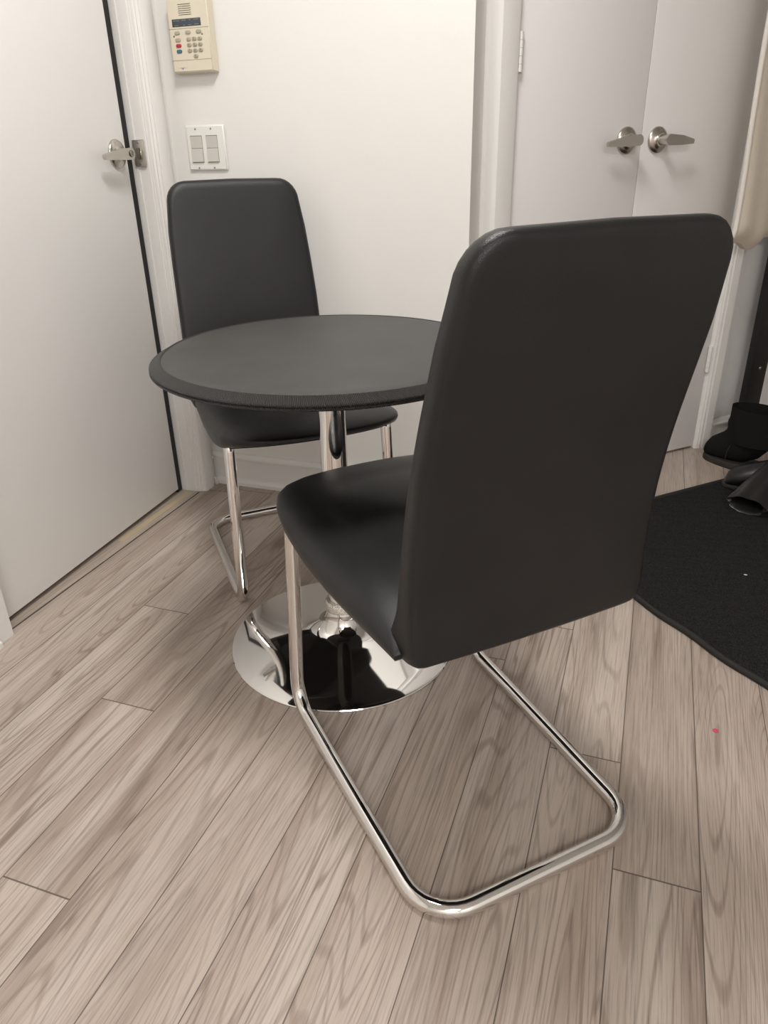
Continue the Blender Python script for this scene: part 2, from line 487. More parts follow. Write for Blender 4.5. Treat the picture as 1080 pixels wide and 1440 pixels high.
# near-black sheet standing in for the unlit hallway behind the entrance door
bm = nb(); box(bm, -1.60, -1.58, .9, 2.05, 0, 2.2)
structure('hallway_dark_sheet', bm, M['dark'], 'black sheet standing in for the dark hallway behind the entrance door', 'wall')

# entrance door (slightly ajar)
hp = Vector((-1.3505, 1.064, 0)); ang = math.atan2(-.0385, .806)
d1 = bpy.data.objects.new('door_1', None); link(d1); d1.location = hp; d1.rotation_euler = (0, 0, -ang)
tag(d1, 'white flush entrance door with lever handle at the left', 'door', None, 'structure')
# local: +Y along door toward latch, +X toward the room; face at x=0
DW = .7975
bm = nb(); box(bm, -.042, 0, 0, DW, .0175, 2.04, .0015)
obj('panel', bm, M['door'], d1)
bm = nb(); box(bm, -.040, -.0035, DW + .0005, DW + .0265, .006, 2.04)  # one black bar covers the rubber seal and the shaded gap beside it
tag(obj('weather_strip_and_gap', bm, M['rubber'], d1), 'black weather strip and shaded gap along the latch edge')

def lever_handle(parent, base, yaw, lever_len, side, droop=.006, so=.044):
    """parts: rose, neck, lever. local frame: +Y out of the door, lever runs along X*side"""
    h = bpy.data.objects.new('door_handle', None); link(h, parent); h.location = base; h.rotation_euler = (0, 0, yaw)
    h.empty_display_size = .03
    RX = Matrix.Rotation(-PI / 2, 4, 'X')
    bm = nb(); lathe(bm, [(0, 0), (.0355, 0), (.0355, .003), (.033, .0065), (.025, .0095), (.0180, .0125), (.0150, .017), (.0145, .02), (0, .02)], 48); xform(bm, RX)
    obj('rose', bm, M['nickel'], h)
    bm = nb(); lathe(bm, [(0, .0195), (.0125, .0195), (.0118, .03), (.0118, so + .001), (0, so + .001)], 32); xform(bm, RX)
    obj('neck', bm, M['nickel'], h)
    # lever: flat plate, rounded hub end, tapering to a slim tip bent back to the door
    bm = nb()
    out = []
    rh = .0145
    for k in range(13):
        a = PI / 2 + PI * k / 12
        out.append((rh * math.cos(a), rh * math.sin(a)))
    tip = lever_len
    out += [(tip * .5, -.0125 - droop * .4), (tip, -.0075 - droop), (tip + .003, -.003 - droop), (tip + .003, .002 - droop), (tip, .005 - droop), (tip * .5, .0125 - droop * .4)]
    def yy(x): return so - .010 * max(0, x / tip) ** 2
    a = [bm.verts.new((side * x, yy(x) + .010, z)) for x, z in out]
    b_ = [bm.verts.new((side * x, yy(x), z)) for x, z in out]
    n = len(out)
    bm.faces.new(a); bm.faces.new(b_[::-1])
    es = []
    for i in range(n):
        j = (i + 1) % n
        bm.faces.new((a[i], a[j], b_[j], b_[i]))
    bmesh.ops.bevel(bm, geom=[e for e in bm.edges if abs((e.verts[0].co.y - e.verts[1].co.y)) < .004 and len(e.link_faces) == 2 and e.calc_face_angle(0) > .8],
                    offset=.0012, segments=2, affect='EDGES')
    obj('lever', bm, M['nickel'], h, True, 30)
    return h
h = lever_handle(d1, (0, .7525, 1.0125), -PI / 2, .098, 1, so=.038)
bm = nb(); lathe(bm, [(0, .0495), (.008, .0495), (.0085, .0475), (0, .0475)], 24); xform(bm, Matrix.Rotation(-PI / 2, 4, 'X')); 
kc = obj('key_cylinder', bm, M['screw'], h)
bm = nb(); box(bm, -.0012, .0012, 0.0494, .0502, -.004, .004); obj('keyhole', bm, M['slot'], kc)

# closet doors: local +X along the wall (w), +Y out of the wall is handled by rotation
def closet_door(name, w0, w1, label):
    o = bpy.data.objects.new(name, None); link(o); o.location = cw(w0, 0); o.rotation_euler = (0, 0, PI / 4)
    tag(o, label, 'door', None, 'structure')
    bm = nb(); box(bm, 0, w1 - w0, 0, .035, .009, 2.03, .0015)      # local +Y goes into the wall
    obj('panel', bm, M['closet_door'], o)
    return o
WG = 1.6917
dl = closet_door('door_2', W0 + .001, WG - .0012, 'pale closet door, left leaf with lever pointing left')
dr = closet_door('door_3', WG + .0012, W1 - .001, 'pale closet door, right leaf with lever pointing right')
lever_handle(dl, (1.6355 - W0 - .001, 0, 1.0195), PI, .096, 1, .008)
lever_handle(dr, (1.7510 - WG - .0012, 0, 1.0195), PI, .100, -1, .004)
def hinge(parent, x, z0, z1):
    bm = nb(); n = 5
    for k in range(n):
        a, b_ = z0 + (z1 - z0) * k / n, z0 + (z1 - z0) * (k + 1) / n
        lathe(bm, [(0, a + .0003), (.0072, a + .0003), (.0072, b_ - .0003), (0, b_ - .0003)], 20)
    xform(bm, Matrix.Translation((x, -.0075, 0)))
    box(bm, x - .001, x + .014, -.002, .001, z0, z1)
    return obj('hinge', bm, M['white_plastic'], parent)
hinge(dl, .004, 1.178, 1.266); hinge(dl, .004, .30, .388)
hinge(dr, W1 - WG - .006, .288, .378)
# closet casings (w, off)
def cprism(pts, z0, z1):
    bm = nb(); q = [cw(a, b_) for a, b_ in pts]
    return prism(bm, [(p.x, p.y) for p in q], z0, z1)
bm = cprism([(1.178, WOFF), (1.181, .004), (1.1845, .012), (1.191, .018), (1.2405, .018), (1.2435, .016), (W0 - .0015, .012), (W0 - .0015, -.03), (W0 - .0036, -.03), (W0 - .0036, WOFF)], 0, 2.1)
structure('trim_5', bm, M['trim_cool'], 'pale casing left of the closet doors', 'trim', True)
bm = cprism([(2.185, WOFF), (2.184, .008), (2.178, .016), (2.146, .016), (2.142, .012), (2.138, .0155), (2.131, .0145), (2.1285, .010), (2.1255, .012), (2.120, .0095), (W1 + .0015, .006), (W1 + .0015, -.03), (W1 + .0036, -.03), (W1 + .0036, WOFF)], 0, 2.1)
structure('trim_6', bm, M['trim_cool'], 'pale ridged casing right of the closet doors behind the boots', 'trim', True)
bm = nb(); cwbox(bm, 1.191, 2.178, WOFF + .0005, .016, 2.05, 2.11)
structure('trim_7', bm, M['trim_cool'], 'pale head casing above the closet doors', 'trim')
bm = nb(); cwbox(bm, 1.2, 2.2, -.45, -.43, 0, 2.2)  # near-black sheet paints the shade inside the closed closet
structure('closet_dark_sheet', bm, M['dark'], 'black sheet standing in for the dark inside of the closet', 'wall')

# ------------------------------------------------------------------ wall keypad
ZW = YB - .0005
kp = thing('wall_keypad', 'beige alarm keypad with red and blue keys on the wall above the light switch', 'keypad', (-1.2215, YB, 1.286))
def kbox(bm, x0, x1, z0, z1, d0, d1, bev=0):
    return box(bm, x0 + 1.2215, x1 + 1.2215, -d1, -d0, z0 - 1.286, z1 - 1.286, bev)
KX0, KX1, KZ0, KZ1, KD = -1.2848, -1.1595, 1.2015, 1.3705, .028
bm = nb(); kbox(bm, KX0, KX1, KZ0, KZ1, .0008, KD)
for v in bm.verts:
    if v.co.y < -.02:
        v.co.x *= .955; v.co.z = v.co.z * .975 + .0012
bmesh.ops.bevel(bm, geom=bm.edges[:], offset=.0025, segments=3, affect='EDGES')
obj('body', bm, M['beige_plastic'], kp)
fd = KD + .0002
for k in range(6):
    z = 1.3551 - k * .00455
    bm = nb(); kbox(bm, -1.2475, -1.2100, z - .0007, z + .0007, KD - .0012, fd + .0002); obj('speaker_slot', bm, M['slot'], kp)
bm = nb(); kbox(bm, -1.2700, -1.1845, 1.3068, 1.3240, KD - .001, KD + .0008, .0006); dsp = obj('display', bm, M['lcd'], kp)
for (xa, xb, z) in ((-1.265, -1.247, 1.3202), (-1.240, -1.228, 1.3204), (-1.219, -1.213, 1.3206), (-1.205, -1.189, 1.3208), (-1.263, -1.251, 1.3098), (-1.237, -1.231, 1.3099), (-1.222, -1.212, 1.310), (-1.204, -1.190, 1.3102)):
    bm = nb(); kbox(bm, xa, xb, z - .0006, z + .0006, KD + .0006, KD + .0010); obj('display_text', bm, M['lcd_text'], dsp)
for z in (1.3025, 1.2320):
    bm = nb(); kbox(bm, -1.2835, -1.1640, z - .0004, z + .0004, KD - .001, fd); obj('groove', bm, M['slot'], kp)
def keycap(x, z, w, hgt, mname, text=None):
    bm = nb()
    pts = []
    r = hgt * .45
    for cx, cz, a0 in ((w / 2 - r, hgt / 2 - r, 0), (-w / 2 + r, hgt / 2 - r, 90), (-w / 2 + r, -hgt / 2 + r, 180), (w / 2 - r, -hgt / 2 + r, 270)):
        for k in range(5):
            a = math.radians(a0 + 90 * k / 4); pts.append((cx + r * math.cos(a), cz + r * math.sin(a)))
    loft(bm, [[Vector((x + 1.2215 + p * s, -d, z - 1.286 + q * s)) for p, q in pts] for s, d in ((1.06, KD - .001), (1.06, KD + .0006), (1., KD + .0018), (.86, KD + .0024))])
    o = obj('key', bm, M[mname], kp)
    if text:
        cu = bpy.data.curves.new('digit', 'FONT'); cu.body = text; cu.size = .0075; cu.align_x = 'CENTER'; cu.align_y = 'CENTER'; cu.extrude = .0001
        t = bpy.data.objects.new('digit_curve', cu); C.objects.link(t)
        dg = bpy.context.evaluated_depsgraph_get(); me = bpy.data.meshes.new_from_object(t.evaluated_get(dg))
        bpy.data.objects.remove(t)
        me.materials.clear(); me.materials.append(M['key_ink'])
        d = bpy.data.objects.new('digit', me); link(d, o)
        d.location = (x + 1.2215, -KD - .0026, z - 1.286); d.rotation_euler = (PI / 2, 0, 0)
    return o
for x, z in ((-1.2580, 1.2935), (-1.2255, 1.2937), (-1.1932, 1.2940), (-1.2578, 1.2780)): keycap(x, z, .0150, .0080, 'key')
tag(keycap(-1.2577, 1.2652, .0152, .0080, 'key_red'), 'red key'); tag(keycap(-1.2576, 1.2526, .0152, .0080, 'key_blue'), 'blue key')
dgt = iter('123456789')
for z in (1.2784, 1.2656, 1.2528):
    for x in (-1.2256, -1.2089, -1.1924): keycap(x, z, .0125, .0080, 'key', next(dgt))
keycap(-1.2090, 1.2401, .0125, .0080, 'key', '0')
for x, z in ((-1.2690, 1.2864), (-1.1842, 1.2877)):
    bm = nb(); kbox(bm, x - .0022, x + .0022, z - .0022, z + .0022, KD - .001, fd + .0003, .0008); obj('arrow_mark', bm, M['key_ink'], kp)
bm = nb(); kbox(bm, -1.2674, -1.2395, 1.2145, 1.2152, KD - .001, fd); obj('brand_line', bm, M['key'], kp)
bm = nb(); p = [(-.0065, .002), (.0065, .002), (.002, -.0012), (0, -.0035), (-.002, -.0012)]
loft(bm, [[Vector((-1.2535 + 1.2215 + a, -d, 1.2135 - 1.286 + b_)) for a, b_ in p] for d in (KD - .001, fd + .0002)]); obj('logo', bm, M['logo'], kp)

# ------------------------------------------------------------------ light switch plate
ls = thing('light_switch', 'white two-gang light switch plate on the back wall below the keypad', 'light switch', (-1.2225, YB, 1.0225))
def sbox(bm, x0, x1, z0, z1, d0, d1, bev=0): return box(bm, x0 + 1.2225, x1 + 1.2225, -d1, -d0, z0 - 1.0225, z1 - 1.0225, bev)
bm = nb(); sbox(bm, -1.2845, -1.1605, .9655, 1.0812, .0008, .0075)
for v in bm.verts:
    if v.co.y < -.005: v.co.x *= .955; v.co.z *= .95
bmesh.ops.bevel(bm, geom=bm.edges[:], offset=.0018, segments=3, affect='EDGES')
obj('cover_plate', bm, M['white_plastic'], ls)
for xa, xb in ((-1.2692, -1.2335), (-1.2195, -1.1850)):
    bm = nb(); sbox(bm, xa - .0006, xb + .0006, .9866, 1.0546, .0066, .0079, .0003); fr = obj('rocker_frame', bm, M['slot'], ls)
    bm = nb()
    xc0, xc1 = xa + 1.2225, xb + 1.2225; zb, zm, zt = .9885 - 1.0225, 1.0215 - 1.0225, 1.0530 - 1.0225
    secs = [(zb, .0070, .0118), (zm - .0006, .0070, .0104), (zm + .0006, .0070, .0078), (zt, .0070, .0102)]
    R = [[bm.verts.new((x, -d, z)) for x, d in ((xc0, a), (xc1, a), (xc1, b_), (xc0, b_))] for z, a, b_ in secs]
    for A, B in zip(R, R[1:]):
        for k in range(4): bm.faces.new((A[k], A[(k + 1) % 4], B[(k + 1) % 4], B[k]))
    bm.faces.new(R[0][::-1]); bm.faces.new(R[-1])
    obj('rocker', bm, M['rocker'], ls, True, 5)
for x in (-1.2515, -1.2023):
    for z in (1.0705, .9730):
        bm = nb(); lathe(bm, [(0, .0012), (.0022, .0009), (.0028, 0), (0, 0)], 14); xform(bm, Matrix.Translation((x + 1.2225, -.0073, z - 1.0225)) @ Matrix.Rotation(PI / 2, 4, 'X'))
        obj('screw', bm, M['screw'], ls)

# ------------------------------------------------------------------ chairs
def ring_slab(outline, rim, nring=10, center=None):
    """closed cushion: outline list of (a,b), rim list of (inset, t in -1..1); yields param rings for mapping"""
    cx = sum(p[0] for p in outline) / len(outline); cy = sum(p[1] for p in outline) / len(outline)
    if center: cx, cy = center
    rings = []
    def inset(e):
        o = []
        for x, y in outline:
            d = math.hypot(x - cx, y - cy); k = max(0, 1 - e / d)
            o.append((cx + (x - cx) * k, cy + (y - cy) * k))
        return o
    e0 = rim[0][0]; base = inset(e0)
    for i in range(1, nring + 1):
        k = i / nring
        rings.append(([(cx + (x - cx) * k, cy + (y - cy) * k) for x, y in base], rim[0][1], k))
    for e, t in rim[1:]:
        rings.append((inset(e), t, 1.))
    e1 = rim[-1][0]; base = inset(e1)
    for i in range(nring - 1, 0, -1):
        k = i / nring
        rings.append(([(cx + (x - cx) * k, cy + (y - cy) * k) for x, y in base], rim[-1][1], k))
    return rings, (cx, cy)

def build_slab(rings, center, fmap):
    bm = nb()
    R = [[bm.verts.new(fmap(x, y, t, k)) for x, y in ring] for ring, t, k in rings]
    n = len(R[0])
    for A, B in zip(R, R[1:]):
        for i in range(n):
            j = (i + 1) % n
            bm.faces.new((A[i], A[j], B[j], B[i]))
    c0 = bm.verts.new(fmap(center[0], center[1], rings[0][1], 0)); c1 = bm.verts.new(fmap(center[0], center[1], rings[-1][1], 0))
    for i in range(n):
        j = (i + 1) % n
        bm.faces.new((c0, R[0][i], R[0][j])); bm.faces.new((R[-1][i], c1, R[-1][j]))
    return bm

def arc(cx, cy, r, a0, a1, n):
    return [(cx + r * math.cos(math.radians(a0 + (a1 - a0) * k / n)), cy + r * math.sin(math.radians(a0 + (a1 - a0) * k / n))) for k in range(n + 1)]

def resample(pts, n):
    pts = pts + [pts[0]]
    d = [0]
    for a, b in zip(pts, pts[1:]): d.append(d[-1] + math.hypot(b[0] - a[0], b[1] - a[1]))
    out = []; j = 0
    for k in range(n):
        s = d[-1] * k / n
        while d[j + 1] < s: j += 1
        t = (s - d[j]) / max(1e-9, d[j + 1] - d[j])
        out.append((pts[j][0] + (pts[j + 1][0] - pts[j][0]) * t, pts[j][1] + (pts[j + 1][1] - pts[j][1]) * t))
    return out

TR = .0132
def make_chair(name, label, loc, rotz, flen, group, by=0., bz=0., bx=0., wk=1.):
    root = thing(name, label, 'chair', loc, rotz, group)
    # --- bent chrome tube: under-seat rails, front legs, floor rails, rear bar
    hl = .1985
    side = lambda sx: [(sx * .176 - .003, .20 + by, .416 + bz), (sx * .190 - .003, flen + .002, .428 + bz), (sx * .2015 - .003, flen + .021, TR), (sx * (.1955 if sx < 0 else .1905) - .0045, 0.0, TR)]
    a = side(-1); b_ = side(1)[::-1]
    pts = a + b_
    path = fillet(pts, [.035, .055, .072, .072, .055, .035], 9)
    bm = nb(); tube(bm, path, TR, 24)
    obj('frame', bm, M['chrome'], root)
    # --- seat
    outl = [(x, y) for x, y in
            [(-.194, .115), (-.202, .2), (-.211, .33), (-.2145, .43), (-.2150, .50), (-.2100, .55), (-.194, .590), (-.165, .619), (-.124, .638), (-.062, .648), (0, .650)]]
    outl = outl + [(-x, y) for x, y in outl[::-1][1:]]
    outl = resample(outl, 120)
    rim = [(.10, 1.), (.082, .985), (.064, .94), (.046, .85), (.030, .71), (.016, .52), (.006, .28), (.001, .08), (0, -.12), (.002, -.45), (.007, -.8), (.016, -1.)]
    zt = [(.10, .413, .388), (.15, .430, .386), (.20, .441, .384), (.27, .4485, .380), (.34, .452, .380), (.42, .457, .384), (.50, .462, .400), (.56, .464, .419), (.61, .463, .432), (.65, .459, .437)]
    rings, cen = ring_slab(outl, rim, 9, (0, .36))
    def seat(x, y, t, k):
        a, b = lerp_table(zt, y)
        z = (a + b) / 2 + (a - b) / 2 * t
        if t > .2:
            z += .016 * (1 - k * k) * (1 if t == 1. else 0)
        return (x, y + by, z + bz)
    obj('seat', build_slab(rings, cen, seat), M['leather'], root, True, 60)
    # black lining board under the seat, inset from the skirt
    li = resample([(cx * .9, .36 + (cy - .36) * .93) for cx, cy in outl], 60)
    bm = nb(); top = [bm.verts.new((x, y + by, lerp_table(zt, y)[1] + .004 + bz)) for x, y in li]; bot = [bm.verts.new((x, y + by, lerp_table(zt, y)[1] - .0035 + bz)) for x, y in li]
    bm.faces.new(top); bm.faces.new(bot[::-1])
    for i in range(len(li)):
        j = (i + 1) % len(li); bm.faces.new((top[i], bot[i], bot[j], top[j]))
    obj('seat_lining', bm, M['lining'], root)
    # --- backrest: curved padded slab, wider at the bottom
    zb, ztp = .383, .936
    hb, ht = .1990, .178
    o = arc(-ht + .052, ztp - .052, .052, 180, 90, 8) + [(0, ztp + .002)] + arc(ht - .052, ztp - .052, .052, 90, 0, 8)
    o += [(.1865, .82), (.1910, .74), (.1945, .65), (.1975, .52)] + arc(hb - .022, zb + .022, .022, 0, -90, 5) + [(0, zb)] + arc(-hb + .022, zb + .022, .022, -90, -180, 5)
    o += [(-.1975, .52), (-.1945, .65), (-.1910, .74), (-.1865, .82)]
    o = resample(o, 150)
    prof = [(.38, .089), (.43, .0905), (.50, .0895), (.58, .083), (.65, .072), (.72, .056), (.79, .038), (.86, .021), (.94, .004)]
    thick = [(.38, .078), (.42, .066), (.46, .048), (.54, .041), (.65, .038), (.94, .034)]
    rim2 = [(.020, 1.), (.012, .96), (.005, .82), (.001, .55), (0, .2), (0, -.3), (.0015, -.62), (.005, -.86), (.010, -.97), (.016, -1.)]
    rings, cen = ring_slab(o, rim2, 12, (0, .66))
    def back(x, z, t, k):
        s, = lerp_table(prof, z); th, = lerp_table(thick, z)
        y = s + th / 2 + th / 2 * t
        if t == 1.: y += .005 * (1 - k ** 3)
        if t == -1.: y -= .003 * (1 - k ** 3)
        y -= .010 * (1 - (x / .2) ** 2) * .6         # slight hollow across the width
        return (x * wk + bx, y + by, z + bz)
    obj('backrest', build_slab(rings, cen, back), M['leather'], root, True, 60)
    return root

def uv2xy(u, v): return ((v - u) / S2, (v + u) / S2)
x, y = uv2xy(.594, .5375)
make_chair('dining_chair', 'black padded cantilever chair in front of the table, seen from behind', (x, y, 0), PI / 4, .519, 'black cantilever dining chairs', bx=.013, wk=.99)
x, y = uv2xy(2.012, .555)
make_chair('dining_chair', 'black padded cantilever chair behind the table against the back wall corner', (x, y, 0), PI / 4 + PI - math.radians(2.5), .476, 'black cantilever dining chairs', -.037, .012, .012, .955)

# ------------------------------------------------------------------ table
TX, TY = -.5655, 1.278
tb = thing('bistro_table', 'round black upholstered bistro table on a chrome pedestal between the two chairs', 'table', (TX, TY, 0))
bm = nb(); lathe(bm, [(0, .6715), (.1, .6715), (.2, .6715), (.28, .6715), (.3055, .6712), (.3085, .6700), (.3085, .6505), (0, .6505)], 160); obj('tabletop', bm, M['table_top'], tb)
bm = nb(); lathe(bm, [(.3078, .6690), (.3092, .6714), (.3116, .6716), (.3136, .6702), (.3280, .6628), (.3300, .6612), (.3304, .6592), (.3286, .6580), (.3282, .6570), (.3306, .6556), (.3306, .6532), (.3280, .6512), (.3230, .6502), (.3078, .6500), (.3078, .6690)], 200); obj('edge_trim', bm, M['welt'], tb)
bm = nb(); lathe(bm, [(0, .6503), (.11, .6503), (.11, .645), (.045, .641), (.040, .61), (0, .61)], 64); obj('mount_plate', bm, M['blackmetal'], tb)
bm = nb(); lathe(bm, [(0, .085), (.0275, .085), (.0275, .64), (0, .64)], 64); obj('column', bm, M['chrome'], tb)
bm = nb(); lathe(bm, [(.0275, .1075), (.033, .1085), (.036, .1065), (.0375, .103), (.0375, .090), (.036, .0865), (.0275, .086)], 64); obj('collar', bm, M['chrome_knurl'], tb)
fl = [(0, .0875), (.0345, .0875), (.0348, .082), (.0358, .075), (.0380, .067), (.0415, .0595), (.0465, .0525), (.053, .0465), (.062, .0415), (.073, .0372), (.086, .0335), (.102, .0300), (.125, .0256), (.155, .0204), (.185, .0155), (.215, .0110), (.2470, .0066), (.2512, .0053), (.2525, .0038), (.2525, .0008), (.250, 0), (0, 0)]
bm = nb(); lathe(bm, fl, 160); bo = obj('base', bm, M['chrome'], tb, True, 25)

# ------------------------------------------------------------------ floor mat
mt = thing('floor_mat', 'black ribbed carpet mat on the floor in front of the closet and boots', 'mat', cw(1.2, .27))
MW0, MW1, MO0, MO1 = 1.195, 2.75, .27, 1.38
base = cw(1.2, .27)
bm = nb()
nx, ny = 80, 60
def hgt(w, o): return .0085 + .0008 * math.sin(w * 17 + o * 9)
def edge_wob(o): return .0025 * math.sin(o * 11 + 1.0) + .003 * math.sin(o * 31)
G = [[bm.verts.new(cw(MW0 + .012 + (MW1 - MW0 - .012) * (i / nx) + edge_wob(MO0 + (MO1 - MO0) * j / ny) * (1 - i / nx) ** 8, MO0 + .012 + (MO1 - MO0 - .024) * j / ny, hgt(i, j)) - base) for j in range(ny + 1)] for i in range(nx + 1)]
for i in range(nx):
    for j in range(ny): bm.faces.new((G[i][j], G[i + 1][j], G[i + 1][j + 1], G[i][j + 1]))
r = bmesh.ops.extrude_face_region(bm, geom=bm.faces[:])
for v in r['geom']:
    if isinstance(v, bmesh.types.BMVert): v.co.z = .0005
obj('pile', bm, M['carpet'], mt)
pts = []
for k in range(61):
    o_ = MO0 + (MO1 - MO0) * k / 60
    pts.append(cw(MW0 + .010 + edge_wob(o_), o_, .0072) - base)
path = [cw(MW1, MO0 + .010, .0072) - base] + [cw(MW1 - (MW1 - MW0 - .02) * k / 20, MO0 + .010, .0072) - base for k in range(1, 20)] + pts[1:]
bm = nb(); tube(bm, path, .0070, 12)
for v in bm.verts: pass
bd = obj('binding', bm, M['binding'], mt)

# ------------------------------------------------------------------ boots
def ell(c, ax, ay, rx, ry, n=28, flat=None):
    return [c + ax * (rx * math.cos(2 * PI * k / n)) + ay * (ry * math.sin(2 * PI * k / n)) for k in range(n)]

def pull_on_boot(label, loc, rotz):
    b = thing('boot', label, 'boot', loc, rotz, 'black boots on the floor by the closet')
    # local: +Y toe direction, heel at y=0
    # foot + shaft as one lofted skin following a bent spine
    secs = []   # (center y, center z, tilt, half width x, half height)
    X = Vector((1, 0, 0))
    def sec(cy, cz, tilt, rx, ry):
        a = math.radians(tilt); up = Vector((0, math.sin(a), math.cos(a)))
        c = Vector((0, cy, cz)); r = ell(c, X, up, rx, ry, 32)
        return [Vector((p.x, p.y, max(p.z, .018))) for p in r]
    rings = [sec(.270, .036, 0, .012, .012), sec(.266, .042, 0, .032, .024), sec(.254, .049, 2, .044, .034), sec(.232, .056, 4, .050, .042), sec(.208, .063, 8, .052, .050),
             sec(.186, .071, 18, .051, .060), sec(.166, .082, 32, .051, .070), sec(.148, .098, 48, .052, .080), sec(.134, .120, 64, .053, .084),
             sec(.126, .146, 78, .054, .083), sec(.122, .175, 87, .056, .083), sec(.120, .200, 90, .058, .084), sec(.120, .214, 90, .0585, .085)]
    bm = nb(); loft(bm, rings, True)
    # open the top: inner wall
    topf = [f for f in bm.faces if len(f.verts) > 10 and f.calc_center_median().z > .2]
    r = bmesh.ops.inset_region(bm, faces=topf, thickness=.008)
    top = [f for f in bm.faces if len(f.verts) > 10 and f.calc_center_median().z > .2]
    bmesh.ops.translate(bm, vec=(0, 0, -.12), verts=[v for f in top for v in f.verts])
    obj('upper', bm, M['suede'], b, True, 60)
    out = []
    for k in range(48):
        a = 2 * PI * k / 48
        yc = .148 + .128 * math.sin(a); wd = .053 if yc > .14 else .045
        out.append((wd * math.copysign(abs(math.cos(a)) ** .8, math.cos(a)), yc))
    bm = nb(); loft(bm, [[Vector((x * s, .148 + (y - .148) * s, z)) for x, y in out] for s, z in ((.97, 0), (1., .004), (1., .018), (.97, .022))])
    obj('sole', bm, M['boot_sole'], b)
    # seam down the side
    bm = nb(); tube(bm, [(-.052, .175, .03), (-.0535, .172, .06), (-.0545, .165, .085)], .0012, 6); obj('seam', bm, M['boot_sole'], b)
    return b
tip = Vector((.243, 2.737, 0))
th = math.atan2(.53, -.85) - PI / 2          # toe points along the closet wall
pull_on_boot('black suede pull-on ankle boot standing with its toe at the closet casing', Vector((.262, 2.697, 0)) - Vector((-math.sin(th), math.cos(th), 0)) * .268, th)

def lying_boot(label, mouth, elbow, foot_to, r0=.046, flat=.6):
    """tall leather boot lying on its side: shaft from mouth to elbow, foot from elbow to foot_to"""
    b = thing('boot', label, 'boot', (mouth.x, mouth.y, .009), 0, 'black boots on the floor by the closet')
    org = Vector((mouth.x, mouth.y, .009))
    d = (elbow - mouth).normalized(); side = d.cross(Vector((0, 0, 1))).normalized(); up = side.cross(d)
    n = 40; rings = []; ns = 14
    ln = (elbow - mouth).length
    for i in range(ns + 1):
        t = i / ns; c = mouth.lerp(elbow, t)
        w = r0 * (1.12 - .22 * t); hh = r0 * flat * (1.0 + .35 * t)
        ring = []
        for k in range(n):
            a = 2 * PI * k / n
            wr = 1 + .07 * math.sin(3 * a + t * 1.0) + .075 * math.sin(7 * a - t * .8) + .015 * math.sin(9 * a + t * 19)
            ring.append(c - org + side * (w * math.cos(a) * wr) + up * (hh * math.sin(a) * wr) + d * (.012 * math.sin(a) * (1 - t)))
        rings.append(ring)
    fd_ = (foot_to - elbow).normalized()
    bm = nb()
    inner = []
    for i, t in enumerate((0.45, .2, .02)):
        c = mouth.lerp(elbow, t); w = r0 * 1.12 * .9; hh = r0 * flat * .86
        inner.append([c - org + side * (w * .95 * math.cos(2 * PI * k / n)) + up * (hh * math.sin(2 * PI * k / n)) + d * (.012 * math.sin(2 * PI * k / n) * (1 - t)) for k in range(n)])
    R = loft(bm, inner + rings, True)
    for v in bm.verts: v.co.z = max(v.co.z, .001)
    obj('shaft', bm, M['boot_leather'], b, True, 60)
    # foot
    sd = fd_.cross(Vector((0, 0, 1))).normalized(); u = Vector((0, 0, 1))
    fl_ = (foot_to - elbow).length
    fr = []
    for t, w, h_ in ((-.34, .015, .02), (-.30, .032, .040), (-.12, .041, .052), (.15, .045, .054), (.4, .046, .046), (.65, .046, .038), (.85, .040, .030), (.95, .028, .022), (1.0, .010, .010)):
        c = elbow + fd_ * (fl_ * t); c = Vector((c.x, c.y, .012 + h_))
        fr.append([Vector((p.x, p.y, max(p.z, .001))) for p in [q - org + Vector((0, 0, .0)) for q in ell(c, sd, u, w, h_, 28)]])
    bm = nb(); loft(bm, fr); obj('foot', bm, M['boot_leather'], b, True, 60)
    so = []
    for s, z in ((.96, .001), (1., .004), (1., .014), (.97, .018)):
        ring = []
        for k in range(40):
            a = 2 * PI * k / 40
            c = elbow + fd_ * (fl_ * (.34 + .70 * s * math.cos(a))); p = c + sd * (.046 * s * math.copysign(abs(math.sin(a)) ** .8, math.sin(a)))
            ring.append(Vector((p.x, p.y, org.z + z)) - org)
        so.append(ring)
    bm = nb(); loft(bm, so); obj('sole', bm, M['boot_sole'], b)
    return b
lying_boot('black leather boot on the mat with its slack shaft folded over, opening toward the room', Vector((.350, 2.222, .032)), Vector((.452, 2.405, .098)), Vector((.302, 2.425, .05)), .050, .42)
lying_boot('black leather boot nearest the camera, its shaft just showing at the right photo edge', Vector((.428, 2.105, .035)), Vector((.74, 2.20, .055)), Vector((.90, 2.33, .05)), .044, .6)

# ------------------------------------------------------------------ black coat rack at the right edge
rk = thing('coat_rack', 'black flat-bar coat rack standing against the wall right of the closet', 'rack', cw(2.315, .045), PI / 4)
bm = nb(); box(bm, -.042, .040, -.012, .012, 0, 1.75, .001); obj('upright', bm, M['blackmetal'], rk)
bm = nb(); box(bm, .70, .78, -.012, .012, 0, 1.75, .001); obj('upright', bm, M['blackmetal'], rk)
bm = nb(); box(bm, -.36, .79, -.016, .016, 1.7502, 1.78, .001); obj('top_rail', bm, M['blackmetal'], rk)
bm = nb(); box(bm, .0405, .6995, -.012, .012, .42, .46, .001); obj('cross_rail', bm, M['blackmetal'], rk)
bm = nb(); lathe(bm, [(0, .003), (.0035, .0025), (.0055, .0008), (.0055, 0), (0, 0)], 20); xform(bm, Matrix.Translation((0.004, -.012, .285)) @ Matrix.Rotation(PI / 2, 4, 'X')); tag(obj('screw', bm, M['nickel'], rk), 'bright round screw head')
